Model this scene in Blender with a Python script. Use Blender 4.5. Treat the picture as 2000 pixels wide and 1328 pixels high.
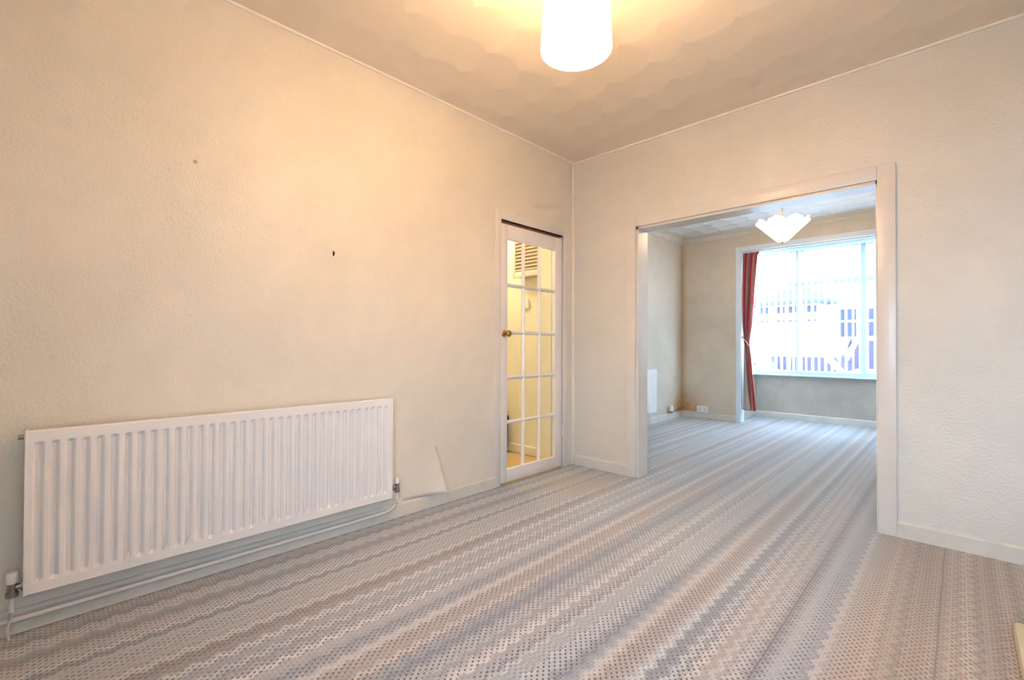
import bpy, bmesh, math, random
from mathutils import Vector, Matrix
random.seed(7)
C = bpy.context.scene.collection
S = bpy.context.scene
for o in list(bpy.data.objects): bpy.data.objects.remove(o)

# ------------------------------------------------------------ camera, sky, exposure
YAW, PITCH, ROLL = -0.7713, 0.0103, 0.0036
cd = bpy.data.cameras.new('camera'); cam = bpy.data.objects.new('camera', cd); C.objects.link(cam)
cd.sensor_width = 36; cd.lens = 902.6 / 2000 * 36; cd.clip_start = 0.02; cd.clip_end = 200
cam.matrix_world = (Matrix.Translation((2.4718, -3.3319, 1.0512)) @ Matrix.Rotation(-YAW, 4, 'Z')
                    @ Matrix.Rotation(math.pi / 2 + PITCH, 4, 'X') @ Matrix.Rotation(ROLL, 4, 'Z'))
S.camera = cam
W = bpy.data.worlds.new('sky'); S.world = W; W.use_nodes = True
bgn = W.node_tree.nodes['Background']
bgn.inputs[0].default_value = (0.60, 0.80, 1.0, 1); bgn.inputs[1].default_value = 10.0     # bright overcast sky
S.view_settings.view_transform = 'Standard'; S.view_settings.look = 'None'
S.view_settings.exposure = 1.03; S.view_settings.gamma = 1; S.view_settings.use_curve_mapping = False

def light(name, kind, loc, power, col, size=.05, rot=(0, 0, 0), sy=None):
    l = bpy.data.lights.new(name, kind); l.energy = power; l.color = col
    if kind == 'POINT': l.shadow_soft_size = size
    if kind == 'AREA':
        l.size = size
        if sy: l.shape = 'RECTANGLE'; l.size_y = sy
    o = bpy.data.objects.new(name, l); o.location = loc; o.rotation_euler = rot; C.objects.link(o); return o
LX, LY = 1.41, -1.89            # pendant in the near room
FX, FY = 1.22, 1.75             # pleated pendant in the front room
WARM = (1.0, 0.60, 0.31)
light('pendant_bulb', 'POINT', (LX, LY, 2.45), 29, WARM, .045)
light('front_bulb', 'POINT', (FX, FY, 2.36), 13, (1.0, 0.70, 0.42), .03)
light('lobby_bulb', 'POINT', (-1.1, -.55, 2.40), 24, (1.0, 0.83, 0.58), .06)
po = light('window_portal', 'AREA', (1.185, 4.33, 1.5), 1, (1, 1, 1), 1.9, (math.radians(-90), 0, 0), 1.8)
po.data.cycles.is_portal = True
po = light('added_window_portal', 'AREA', (2.715, -3.97, 1.25), 1, (1, 1, 1), 1.15, (math.radians(90), 0, 0), 1.6)  # portal for the added window behind the camera
po.data.cycles.is_portal = True

# ------------------------------------------------------------ measures
H = 2.6686; T = 0.15
OX0, OX1, OH = 0.6106, 2.1363, 1.998
DL, DR, DH = -0.920, -0.168, 1.985
FXL, FXR, D1, FH = -0.513, 2.90, 3.377, 2.62
BX0, BX1, D2 = 0.25, 2.12, 4.195
SILL = 0.643
RX = 3.35; BY = -3.80
GZ = -0.55

# ------------------------------------------------------------ materials
def new(name):
    m = bpy.data.materials.new(name); m.use_nodes = True; nt = m.node_tree
    b = nt.nodes['Principled BSDF']; return m, nt, b
def nd(nt, t, **kw):
    n = nt.nodes.new(t)
    for k, v in kw.items():
        if k.startswith('i_'): n.inputs[int(k[2:])].default_value = v
        else: setattr(n, k, v)
    return n
def mth(nt, op, a, b=None, c=None):
    n = nt.nodes.new('ShaderNodeMath'); n.operation = op
    for i, v in enumerate((a, b, c)):
        if v is None: continue
        if isinstance(v, (int, float)): n.inputs[i].default_value = v
        else: nt.links.new(v, n.inputs[i])
    return n.outputs[0]
def mixc(nt, f, a, b, mode='MIX'):
    n = nt.nodes.new('ShaderNodeMix'); n.data_type = 'RGBA'; n.blend_type = mode
    for i, v in ((0, f), (6, a), (7, b)):
        if isinstance(v, (int, float)): n.inputs[i].default_value = v
        elif isinstance(v, tuple): n.inputs[i].default_value = v if len(v) == 4 else (*v, 1)
        else: nt.links.new(v, n.inputs[i])
    return n.outputs[2]
def pos(nt):
    return nd(nt, 'ShaderNodeNewGeometry').outputs['Position']
def noise(nt, vec, scale, detail=2, rough=.5):
    n = nd(nt, 'ShaderNodeTexNoise'); nt.links.new(vec, n.inputs['Vector'])
    n.inputs['Scale'].default_value = scale; n.inputs['Detail'].default_value = detail
    n.inputs['Roughness'].default_value = rough; return n.outputs[0]
def ramp(nt, f, stops):
    r = nd(nt, 'ShaderNodeValToRGB'); nt.links.new(f, r.inputs[0])
    e = r.color_ramp.elements
    while len(e) < len(stops): e.new(.5)
    for s, (p, c) in zip(e, stops):
        s.position = p; s.color = c if len(c) == 4 else (*c, 1)
    return r.outputs[0]
def bump(nt, b, h, strength, dist):
    n = nd(nt, 'ShaderNodeBump'); n.inputs['Strength'].default_value = strength; n.inputs['Distance'].default_value = dist
    nt.links.new(h, n.inputs['Height']); nt.links.new(n.outputs[0], b.inputs['Normal']); return n

def plain(name, col, rough=.5, metal=0, var=.06, scale=6, bmp=0, bscale=200, spec=.5):
    m, nt, b = new(name); p = pos(nt)
    n = noise(nt, p, scale, 3)
    lo = tuple(c * (1 - var) for c in col); hi = tuple(min(1, c * (1 + var)) for c in col)
    nt.links.new(ramp(nt, n, [(.3, lo), (.7, hi)]), b.inputs['Base Color'])
    b.inputs['Roughness'].default_value = rough; b.inputs['Metallic'].default_value = metal
    b.inputs['Specular IOR Level'].default_value = spec
    if bmp: bump(nt, b, noise(nt, p, bscale, 2), bmp, .002)
    return m

def wallpaper(name, col, grime=0.0, seams=True, spec=.5, rough=.42, mode='xy'):
    m, nt, b = new(name); p = pos(nt)
    n1 = noise(nt, p, 1.3, 4, .6); n2 = noise(nt, p, 5, 4, .6)
    d = tuple(c * (.93 - .1 * grime) for c in col)
    c = mixc(nt, ramp(nt, n1, [(.35, (0, 0, 0)), (.65, (1, 1, 1))]), d, col)
    if grime:
        g = ramp(nt, n2, [(.42, (1, 1, 1)), (.72, (1 - .30 * grime, 1 - .32 * grime, 1 - .36 * grime))])
        c = mixc(nt, 1.0, c, g, 'MULTIPLY')
    sx = nd(nt, 'ShaderNodeSeparateXYZ'); nt.links.new(p, sx.inputs[0])
    if seams:
        s = mth(nt, 'ADD', sx.outputs[0], sx.outputs[1])
        f = mth(nt, 'ABSOLUTE', mth(nt, 'SUBTRACT', mth(nt, 'FRACT', mth(nt, 'DIVIDE', s, .53)), .5))
        l = mth(nt, 'LESS_THAN', f, .0022)
        c = mixc(nt, mth(nt, 'MULTIPLY', l, .08), c, (col[0] * .6, col[1] * .55, col[2] * .5))
    nt.links.new(c, b.inputs['Base Color'])
    b.inputs['Roughness'].default_value = rough; b.inputs['Specular IOR Level'].default_value = spec
    v = nd(nt, 'ShaderNodeTexVoronoi'); v.inputs['Scale'].default_value = 75; nt.links.new(p, v.inputs['Vector'])
    h = mth(nt, 'ADD', mth(nt, 'MULTIPLY', noise(nt, p, 95, 3, .6), 1.0), mth(nt, 'MULTIPLY', v.outputs['Distance'], .5))
    h = mth(nt, 'ADD', h, mth(nt, 'MULTIPLY', noise(nt, p, 4, 2), 3.0))
    bump(nt, b, h, .55, .004)
    return m, nt, b

def sepos(nt):
    p = pos(nt); sx = nd(nt, 'ShaderNodeSeparateXYZ'); nt.links.new(p, sx.inputs[0]); return p, sx.outputs[0], sx.outputs[1], sx.outputs[2]

def artex(name, col, w, strength):
    m, nt, b = new(name); p, x, y, z = sepos(nt)
    nn = mth(nt, 'MULTIPLY', mth(nt, 'SUBTRACT', noise(nt, p, 2.2, 2), .5), .35)
    n2 = mth(nt, 'MULTIPLY', mth(nt, 'SUBTRACT', noise(nt, p, 3.1, 2), .5), .35)
    # fans swept at an angle to the walls
    ca, sa = math.cos(.9), math.sin(.9)
    X = mth(nt, 'DIVIDE', mth(nt, 'SUBTRACT', mth(nt, 'MULTIPLY', x, ca), mth(nt, 'MULTIPLY', y, sa)), w)
    Y = mth(nt, 'DIVIDE', mth(nt, 'ADD', mth(nt, 'MULTIPLY', x, sa), mth(nt, 'MULTIPLY', y, ca)), w)
    X = mth(nt, 'ADD', X, nn); Y = mth(nt, 'ADD', Y, n2)
    k = mth(nt, 'FLOOR', mth(nt, 'MULTIPLY', Y, 2)); t = mth(nt, 'SUBTRACT', Y, mth(nt, 'MULTIPLY', k, .5))
    odd = mth(nt, 'MULTIPLY', mth(nt, 'FRACT', mth(nt, 'MULTIPLY', k, .5)), 1.0)       # 0 or .5
    fx = mth(nt, 'SUBTRACT', mth(nt, 'FRACT', mth(nt, 'ADD', X, odd)), .5)
    fy = mth(nt, 'SUBTRACT', mth(nt, 'FRACT', mth(nt, 'ADD', mth(nt, 'ADD', X, odd), .5)), .5)
    def hyp(a, c): return mth(nt, 'SQRT', mth(nt, 'ADD', mth(nt, 'MULTIPLY', a, a), mth(nt, 'MULTIPLY', c, c)))
    d1 = hyp(fx, t); t2 = mth(nt, 'ADD', mth(nt, 'SUBTRACT', .5, t), 0); d2 = hyp(fy, mth(nt, 'MULTIPLY', t2, -1))
    inside = mth(nt, 'LESS_THAN', d1, .5)
    # inside the near fan: rises to its rim; otherwise the fan behind
    h1 = mth(nt, 'POWER', mth(nt, 'MULTIPLY', d1, 2), 2.0)
    h2 = mth(nt, 'MULTIPLY', mth(nt, 'POWER', mth(nt, 'MULTIPLY', mth(nt, 'SUBTRACT', 1.0, d2), .8), 2.0), .35)
    hh = mth(nt, 'ADD', mth(nt, 'MULTIPLY', inside, h1), mth(nt, 'MULTIPLY', mth(nt, 'SUBTRACT', 1.0, inside), h2))
    rid = mth(nt, 'MULTIPLY', mth(nt, 'SINE', mth(nt, 'MULTIPLY', d1, 60)), .012)
    hh = mth(nt, 'ADD', mth(nt, 'ADD', hh, rid), mth(nt, 'MULTIPLY', noise(nt, p, 3, 3), .8))
    b.inputs['Roughness'].default_value = .6; b.inputs['Specular IOR Level'].default_value = .25
    n1 = noise(nt, p, 1.1, 3)
    nt.links.new(mixc(nt, n1, tuple(c * .96 for c in col), col), b.inputs['Base Color'])
    bump(nt, b, hh, strength, .022)
    return m

def carpet():
    m, nt, b = new('carpet'); p, x, y, z = sepos(nt)
    cx, cy = .0115, .0145
    # lazy wander of the woven rows, then the zigzag
    wob = mth(nt, 'MULTIPLY', mth(nt, 'SUBTRACT', noise(nt, p, 5, 2), .5), .010)
    xw = mth(nt, 'ADD', x, wob)
    jy = mth(nt, 'DIVIDE', y, cy); j = mth(nt, 'FLOOR', jy)
    per = 5.0
    tri = mth(nt, 'MULTIPLY', mth(nt, 'ABSOLUTE', mth(nt, 'SUBTRACT', mth(nt, 'FRACT', mth(nt, 'DIVIDE', j, per)), .5)), 2)   # 0..1
    xs = mth(nt, 'ADD', xw, mth(nt, 'MULTIPLY', tri, .022))
    ii = mth(nt, 'DIVIDE', xs, cx); i = mth(nt, 'FLOOR', ii)
    xi = mth(nt, 'MULTIPLY', i, cx)
    def n1d(src, scale, off, det=1):
        n = nd(nt, 'ShaderNodeTexNoise', noise_dimensions='1D'); n.inputs['Scale'].default_value = scale
        n.inputs['Detail'].default_value = det
        nt.links.new(mth(nt, 'ADD', src, off), n.inputs['W']); return n.outputs[0]
    s1 = n1d(xi, 13, 3.1, 3); s2 = n1d(xi, 25, 11.7, 2); s3 = n1d(xi, 4.5, 27.3, 1); s4 = n1d(xi, 34, 41.0, 1)
    base = ramp(nt, s1, [(.30, (.25, .265, .31)), (.44, (.36, .38, .415)), (.54, (.45, .465, .495)), (.64, (.62, .64, .675)), (.72, (.45, .46, .485))])
    br = ramp(nt, s3, [(.48, (0, 0, 0)), (.66, (1, 1, 1))])
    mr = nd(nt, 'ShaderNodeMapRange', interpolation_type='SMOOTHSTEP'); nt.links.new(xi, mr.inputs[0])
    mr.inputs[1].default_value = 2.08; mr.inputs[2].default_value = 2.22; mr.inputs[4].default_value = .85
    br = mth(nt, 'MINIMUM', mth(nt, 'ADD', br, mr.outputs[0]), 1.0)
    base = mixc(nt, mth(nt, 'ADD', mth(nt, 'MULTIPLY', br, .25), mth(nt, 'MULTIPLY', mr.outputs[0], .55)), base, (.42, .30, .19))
    stripe = ramp(nt, s2, [(.36, (.76, .75, .75)), (.55, (1, 1, 1))])
    base = mixc(nt, 1.0, base, stripe, 'MULTIPLY')
    base = mixc(nt, 1.0, base, ramp(nt, s4, [(.35, (.84, .83, .82)), (.6, (1.08, 1.08, 1.08))]), 'MULTIPLY')
    # dark flecks on alternate loops
    iw = mth(nt, 'DIVIDE', mth(nt, 'ADD', x, mth(nt, 'MULTIPLY', wob, .5)), cx); ig = mth(nt, 'FLOOR', iw)
    par = mth(nt, 'FRACT', mth(nt, 'MULTIPLY', mth(nt, 'ADD', ig, j), .5))
    fj = mth(nt, 'SUBTRACT', mth(nt, 'FRACT', jy), .5)
    fi = mth(nt, 'ADD', mth(nt, 'SUBTRACT', mth(nt, 'FRACT', iw), .5), mth(nt, 'MULTIPLY', fj, .45))
    rr = mth(nt, 'ADD', mth(nt, 'MULTIPLY', fi, fi), mth(nt, 'MULTIPLY', fj, fj))
    dot = mth(nt, 'MULTIPLY', mth(nt, 'LESS_THAN', rr, .125), mth(nt, 'GREATER_THAN', par, .25))
    amt = ramp(nt, n1d(mth(nt, 'MULTIPLY', ig, cx), 13, 71.3, 2), [(.36, (.22, .22, .22)), (.54, (.95, .95, .95))])
    fleckcol = mixc(nt, br, (.09, .088, .10), (.15, .07, .035))
    base = mixc(nt, mth(nt, 'MULTIPLY', dot, amt), base, fleckcol)
    # seam lines between the woven widths
    def band(src, c, w):
        return mth(nt, 'LESS_THAN', mth(nt, 'ABSOLUTE', mth(nt, 'SUBTRACT', src, c)), w)
    for c_, a in ((1.985, .6), (2.405, .6), (1.12, .35), (.30, .25)):
        base = mixc(nt, mth(nt, 'MULTIPLY', band(xw, c_, .0028), a), base, (.10, .10, .12))
    # browner area by the inner door; soiled areas where furniture stood in the front room
    def blob(cxx, cyy, rx_, ry_, soft):
        a = mth(nt, 'DIVIDE', mth(nt, 'SUBTRACT', x, cxx), rx_); c = mth(nt, 'DIVIDE', mth(nt, 'SUBTRACT', y, cyy), ry_)
        r = mth(nt, 'SQRT', mth(nt, 'ADD', mth(nt, 'MULTIPLY', a, a), mth(nt, 'MULTIPLY', c, c)))
        r = mth(nt, 'ADD', r, mth(nt, 'MULTIPLY', mth(nt, 'SUBTRACT', noise(nt, p, 7, 3), .5), .9))
        n = nd(nt, 'ShaderNodeMapRange', interpolation_type='SMOOTHSTEP'); nt.links.new(r, n.inputs[0])
        n.inputs[1].default_value = 1 - soft; n.inputs[2].default_value = 1; n.inputs[3].default_value = 1; n.inputs[4].default_value = 0
        return n.outputs[0]
    base = mixc(nt, mth(nt, 'MULTIPLY', blob(.36, -.42, .42, .42, .7), .45), base, (.40, .30, .19))
    def rect(cx_, cy_, hx, hy):
        return mth(nt, 'MULTIPLY', band(x, cx_, hx), band(y, cy_, hy))
    base = mixc(nt, mth(nt, 'MULTIPLY', rect(.42, 1.97, .13, .55), .6), base, (.33, .35, .38))
    base = mixc(nt, mth(nt, 'MULTIPLY', blob(.62, .75, .36, .42, .35), .35), base, (.30, .28, .27))
    nt.links.new(base, b.inputs['Base Color'])
    b.inputs['Roughness'].default_value = .92; b.inputs['Specular IOR Level'].default_value = .2
    b.inputs['Sheen Weight'].default_value = .8; b.inputs['Sheen Roughness'].default_value = .4
    h = mth(nt, 'ADD', mth(nt, 'SUBTRACT', .5, rr), mth(nt, 'MULTIPLY', noise(nt, p, 400, 2), .5))
    h = mth(nt, 'SUBTRACT', h, mth(nt, 'MULTIPLY', dot, .5))
    bump(nt, b, h, .7, .004)
    return m

def glass(name, tint=(.97, .99, .98)):
    m = bpy.data.materials.new(name); m.use_nodes = True; nt = m.node_tree
    nt.nodes.remove(nt.nodes['Principled BSDF']); out = nt.nodes['Material Output']
    t = nd(nt, 'ShaderNodeBsdfTransparent'); t.inputs[0].default_value = (*tint, 1)
    g = nd(nt, 'ShaderNodeBsdfGlossy'); g.inputs['Roughness'].default_value = .03
    lw = nd(nt, 'ShaderNodeLayerWeight'); lw.inputs[0].default_value = .5
    f = mth(nt, 'ADD', mth(nt, 'MULTIPLY', mth(nt, 'POWER', lw.outputs['Facing'], 4), .9), .04)
    mx = nd(nt, 'ShaderNodeMixShader'); nt.links.new(f, mx.inputs[0])
    nt.links.new(t.outputs[0], mx.inputs[1]); nt.links.new(g.outputs[0], mx.inputs[2]); nt.links.new(mx.outputs[0], out.inputs[0])
    return m

def lampglass(name, col, strength, trans=.5, pleats=False):
    m, nt, b = new(name); p, x, y, z = sepos(nt)
    out = nt.nodes['Material Output']
    e = nd(nt, 'ShaderNodeEmission'); n = noise(nt, p, 9, 2)
    nt.links.new(mixc(nt, n, tuple(c * .93 for c in col), col), e.inputs[0]); e.inputs[1].default_value = strength
    b.inputs['Base Color'].default_value = (.95, .92, .86, 1); b.inputs['Roughness'].default_value = .25
    tr = nd(nt, 'ShaderNodeBsdfTranslucent'); tr.inputs[0].default_value = (.95, .88, .75, 1)
    mx = nd(nt, 'ShaderNodeMixShader'); mx.inputs[0].default_value = trans
    nt.links.new(b.outputs[0], mx.inputs[1]); nt.links.new(tr.outputs[0], mx.inputs[2])
    ad = nd(nt, 'ShaderNodeAddShader'); nt.links.new(mx.outputs[0], ad.inputs[0]); nt.links.new(e.outputs[0], ad.inputs[1])
    nt.links.new(ad.outputs[0], out.inputs[0]); return m

def fabric(name, col, trans):
    m, nt, b = new(name); out = nt.nodes['Material Output']; p = pos(nt)
    n = noise(nt, p, 60, 2); c = mixc(nt, n, tuple(v * .95 for v in col), col)
    nt.links.new(c, b.inputs['Base Color']); b.inputs['Roughness'].default_value = .8
    tr = nd(nt, 'ShaderNodeBsdfTranslucent'); nt.links.new(c, tr.inputs[0])
    mx = nd(nt, 'ShaderNodeMixShader'); mx.inputs[0].default_value = trans
    nt.links.new(b.outputs[0], mx.inputs[1]); nt.links.new(tr.outputs[0], mx.inputs[2]); nt.links.new(mx.outputs[0], out.inputs[0])
    return m

M = {}
M['wall_l'] = wallpaper('wall_paper_cream', (.81, .77, .69), .12)[0]
M['wall_f'] = wallpaper('wall_paper_plain', (.76, .745, .70), .1)[0]
M['wall_room'] = wallpaper('wall_paper_aged', (.74, .66, .55), .22)[0]
M['ceil'] = artex('artex_near', (.88, .80, .69), .36, .34)
M['ceil2'] = artex('artex_front', (.88, .87, .84), .34, 1.6)
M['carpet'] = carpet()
M['gloss'] = plain('gloss_paint_white', (.76, .73, .70), .28, var=.03)
M['cream_gloss'] = plain('gloss_paint_cream', (.78, .71, .60), .3, var=.04)
M['skirt'] = plain('skirting_paint', (.70, .68, .63), .35, var=.06, scale=9)
M['door'] = plain('door_paint', (.84, .82, .82), .25, var=.02)
M['rad'] = plain('radiator_enamel', (.86, .84, .84), .25, var=.02)
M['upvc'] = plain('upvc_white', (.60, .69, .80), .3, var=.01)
M['brass'] = plain('aged_brass', (.55, .36, .12), .22, 1, var=.15, scale=40)
M['chrome'] = plain('dull_chrome', (.35, .34, .32), .3, 1, var=.2, scale=60)
M['dark'] = plain('black_plastic', (.02, .02, .022), .4, var=.2)
M['plastic'] = plain('white_plastic', (.85, .85, .83), .3, var=.02)
M['orange_plastic'] = plain('cream_cap', (.80, .62, .48), .35, var=.03)
M['wood'] = plain('pine', (.60, .36, .16), .5, var=.15, scale=12)
M['vinyl'] = plain('tan_vinyl', (.62, .42, .20), .4, var=.06)
M['lobby'] = plain('lobby_paint', (.84, .78, .60), .6, var=.03, bmp=.3)
M['gap'] = plain('dark_timber', (.16, .055, .02), .7, var=.1)
M['glass'] = glass('clear_glass'); M['wglass'] = glass('window_glass', (.95, .98, 1.0))
M['shade'] = lampglass('opal_shade', (1.0, .63, .32), 7.0, .6)
M['fshade'] = lampglass('pleated_glass', (1.0, .84, .64), 1.5, .6)
M['blind'] = fabric('blind_voile', (.86, .92, .96), .22)
M['hearth'] = plain('hearth_tile', (.72, .66, .48), .3, var=.04)
M['soil'] = plain('render_white', (.80, .80, .80), .9, var=.03)
M['slate'] = plain('roof_slate', (.05, .07, .09), .8, var=.1)
M['road'] = plain('asphalt', (.30, .31, .33), .9, var=.1)
M['carpaint'] = plain('car_paint_white', (.80, .82, .84), .25, var=.01)
M['carpaint2'] = plain('car_paint_silver', (.62, .66, .70), .25, var=.01)
M['carglass'] = plain('car_glass', (.05, .04, .07), .2, var=.05, spec=.08)
M['darkglass'] = plain('house_glass', (.05, .05, .08), .2, var=.05, spec=.08)
M['netglass'] = plain('netted_glass', (.16, .18, .20), .3, var=.05, spec=.1)
M['tyre'] = plain('tyre', (.03, .03, .03), .8, var=.1)
M['red'] = plain('red_lamp', (.5, .03, .03), .3)
M['cord'] = plain('tieback_cord', (.75, .73, .70), .7, var=.05)
# rusty stain on the corner of the front room
def stained():
    m, nt, b = wallpaper('wall_paper_stained', (.74, .66, .55), .22)
    src = b.inputs['Base Color'].links[0].from_socket; p, x, y, z = sepos(nt)
    def g(cx_, cy_, cz_, sx_, sy_, sz_):
        v = []
        for a, c_, s in ((x, cx_, sx_), (y, cy_, sy_), (z, cz_, sz_)):
            q = mth(nt, 'DIVIDE', mth(nt, 'SUBTRACT', a, c_), s); v.append(mth(nt, 'MULTIPLY', q, q))
        return mth(nt, 'EXPONENT', mth(nt, 'MULTIPLY', mth(nt, 'ADD', mth(nt, 'ADD', v[0], v[1]), v[2]), -1))
    nz = noise(nt, p, 14, 3)
    a = mth(nt, 'MULTIPLY', g(FXL, D1, .10, .26, .36, .20), mth(nt, 'MULTIPLY', nz, 1.9))
    c2 = mth(nt, 'MULTIPLY', g(FXL, D1, 1.3, .05, .06, 1.6), .6)
    f = mth(nt, 'MINIMUM', mth(nt, 'ADD', a, c2), .85)
    nt.links.new(mixc(nt, f, src, (.50, .27, .08)), b.inputs['Base Color']); return m
M['wall_stain'] = stained()
def curtain_mat():
    m, nt, b = new('striped_curtain'); uv = nd(nt, 'ShaderNodeUVMap'); sx = nd(nt, 'ShaderNodeSeparateXYZ')
    nt.links.new(uv.outputs[0], sx.inputs[0])
    R, Pk, Bg, Mv = (.62, .08, .07), (.68, .32, .29), (.72, .62, .50), (.46, .24, .34)
    r = ramp(nt, sx.outputs[0], [(0, Pk), (.14, Pk), (.16, R), (.30, R), (.32, Bg), (.40, Bg), (.42, Mv), (.56, Mv), (.58, R), (.70, R), (.72, Pk), (.80, Bg), (.84, R), (1, R)])
    nt.nodes[-1].color_ramp.interpolation = 'LINEAR'
    out = nt.nodes['Material Output']
    nt.links.new(r, b.inputs['Base Color']); b.inputs['Roughness'].default_value = .75
    tr = nd(nt, 'ShaderNodeBsdfTranslucent'); nt.links.new(r, tr.inputs[0])
    mx = nd(nt, 'ShaderNodeMixShader'); mx.inputs[0].default_value = .3
    nt.links.new(b.outputs[0], mx.inputs[1]); nt.links.new(tr.outputs[0], mx.inputs[2]); nt.links.new(mx.outputs[0], out.inputs[0]); return m
M['curtain'] = curtain_mat()
M['lining'] = fabric('curtain_lining', (.55, .52, .44), .25)

# ------------------------------------------------------------ mesh helpers
def box(bm, a, b, bev=0):
    a = Vector(a); b = Vector(b)
    r = bmesh.ops.create_cube(bm, size=1, matrix=Matrix.Translation((a + b) / 2) @ Matrix.Diagonal((*[abs(v) for v in (b - a)], 1)))
    if bev:
        es = list({e for v in r['verts'] for e in v.link_edges})
        bmesh.ops.bevel(bm, geom=es, offset=bev, segments=2, affect='EDGES', profile=.5)
def tube(bm, pts, r, seg=12, caps=True):
    pts = [Vector(p) for p in pts]; rings = []
    up = Vector((0, 0, 1))
    for k, p in enumerate(pts):
        d = (pts[min(k + 1, len(pts) - 1)] - pts[max(k - 1, 0)]).normalized()
        a = d.cross(up)
        if a.length < .1: a = d.cross(Vector((1, 0, 0)))
        a.normalize(); c = a.cross(d).normalized()
        rr = r[k] if isinstance(r, (list, tuple)) else r
        rings.append([bm.verts.new(p + rr * (math.cos(t) * a + math.sin(t) * c)) for t in [2 * math.pi * i / seg for i in range(seg)]])
    for k in range(len(rings) - 1):
        for i in range(seg):
            bm.faces.new((rings[k][i], rings[k][(i + 1) % seg], rings[k + 1][(i + 1) % seg], rings[k + 1][i]))
    if caps:
        bm.faces.new(rings[0][::-1]); bm.faces.new(rings[-1])
def extrude_poly(bm, pts, vec):
    v0 = [bm.verts.new(p) for p in pts]; v1 = [bm.verts.new(Vector(p) + Vector(vec)) for p in pts]; n = len(pts)
    bm.faces.new(v0[::-1]); bm.faces.new(v1)
    for i in range(n): bm.faces.new((v0[i], v0[(i + 1) % n], v1[(i + 1) % n], v1[i]))
def obj(name, bm, mat, parent=None, smooth=False):
    bmesh.ops.recalc_face_normals(bm, faces=bm.faces)
    me = bpy.data.meshes.new(name); bm.to_mesh(me); bm.free()
    for mt in (mat if isinstance(mat, list) else [mat]): me.materials.append(mt)
    if smooth:
        for f in me.polygons: f.use_smooth = True
        try: me.set_sharp_from_angle(angle=math.radians(40))
        except Exception: pass
    o = bpy.data.objects.new(name, me); C.objects.link(o)
    if parent:
        o.parent = parent; o.matrix_parent_inverse = Matrix.Translation(-Vector(parent.location)) if parent.parent is None else Matrix.Identity(4)
        if parent.type == 'MESH': o.matrix_parent_inverse = Matrix.Identity(4)
    return o
def part(name, mat, parent, boxes, bev=0, label=None):
    bm = bmesh.new()
    for a, b in boxes: box(bm, a, b, bev)
    o = obj(name, bm, mat, parent, smooth=bev > 0)
    if label: o['label'] = label
    return o
def thing(name, label, cat, loc=(0, 0, 0), group=None):
    o = bpy.data.objects.new(name, None); o.location = loc; o.empty_display_size = .1; C.objects.link(o)
    o['label'] = label; o['category'] = cat
    if group: o['group'] = group
    return o
def struct(name, mat, boxes, parent=None, bev=0, label=None):
    bm = bmesh.new()
    for a, b in boxes: box(bm, a, b, bev)
    o = obj(name, bm, mat, parent, smooth=bev > 0)
    if parent is None:
        o['kind'] = 'structure'
        if label: o['label'] = label; 
    return o
def senode(name, label):
    o = bpy.data.objects.new(name, None); C.objects.link(o); o['kind'] = 'structure'; o['label'] = label; return o
def link_copy(o, parent, loc=None):
    c = o.copy(); C.objects.link(c); c.parent = parent
    if loc is not None: c.location = loc
    return c

# ------------------------------------------------------------ near room shell
E_ = .012
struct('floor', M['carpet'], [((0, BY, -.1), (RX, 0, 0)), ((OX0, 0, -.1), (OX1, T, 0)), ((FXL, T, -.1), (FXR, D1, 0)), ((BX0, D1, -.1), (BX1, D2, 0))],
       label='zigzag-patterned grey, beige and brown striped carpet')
struct('ceiling', M['ceil'], [((0, BY, H), (RX, 0, H + .1))], label='cream ceiling of the near room with swirled fan plaster')
struct('wall_left', M['wall_l'], [((-.10, BY - .1, 0), (0, DL, H)), ((-.10, DR, 0), (0, 0, H)), ((-.10, DL, DH), (0, DR, H))],
       label='long cream textured wallpaper wall with the radiator and glazed door')
struct('wall_far', M['wall_f'], [((-.10, 0, 0), (OX0, T, H)), ((OX1, 0, 0), (FXR + .55, T, H)), ((OX0, 0, OH), (OX1, T, H))],
       label='cream wallpapered wall around the wide opening to the front room')
struct('wall_right', M['wall_f'], [((RX, BY - .1, 0), (RX + .1, 0, H)), ((3.02, -2.4, 0), (RX, -.95, H))], label='right wall with chimney breast')
struct('wall_back', M['wall_f'], [((0, BY - .1, 0), (2.15, BY, H)), ((3.28, BY - .1, 0), (RX, BY, H)), ((2.15, BY - .1, 0), (3.28, BY, .45)), ((2.15, BY - .1, 2.05), (3.28, BY, H))], label='wall behind the camera')
# thin coving bead between walls and ceiling
M['bead'] = plain('bead_paint', (.92, .88, .82), .6, var=.02)
struct('trim_1', M['bead'], [((0, BY, H - .012), (.014, 0, H)), ((.014, -.014, H - .012), (RX, 0, H))], label='thin pale bead where walls meet the ceiling')
# skirting boards
def skirt(name, a, b, h, t, nrm, mat=None, label=None):
    """board from a to b (floor points), thickness towards nrm, rounded top"""
    bm = bmesh.new(); a = Vector((*a, 0)); b = Vector((*b, 0)); n = Vector((*nrm, 0))
    z = Vector((0, 0, 1))
    pr = [(0, 0), (t, 0), (t, h - .012), (t * .75, h - .004), (t * .35, h), (0, h)]
    extrude_poly(bm, [a + n * u + z * v for u, v in pr], b - a)
    o = obj(name, bm, mat or M['skirt']); o['kind'] = 'structure'
    if label: o['label'] = label
    return o
skirt('baseboard_left', (0, BY), (0, DL - .062), .085, .016, (1, 0), label='low skirting board below the radiator')
skirt('baseboard_far', (0.016, 0), (OX0 - .078, 0), .088, .016, (0, -1), label='short skirting board between corner and opening')
skirt('baseboard_right', (OX1 + .078, 0), (RX, 0), .088, .016, (0, -1), label='skirting board right of the opening')
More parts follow.
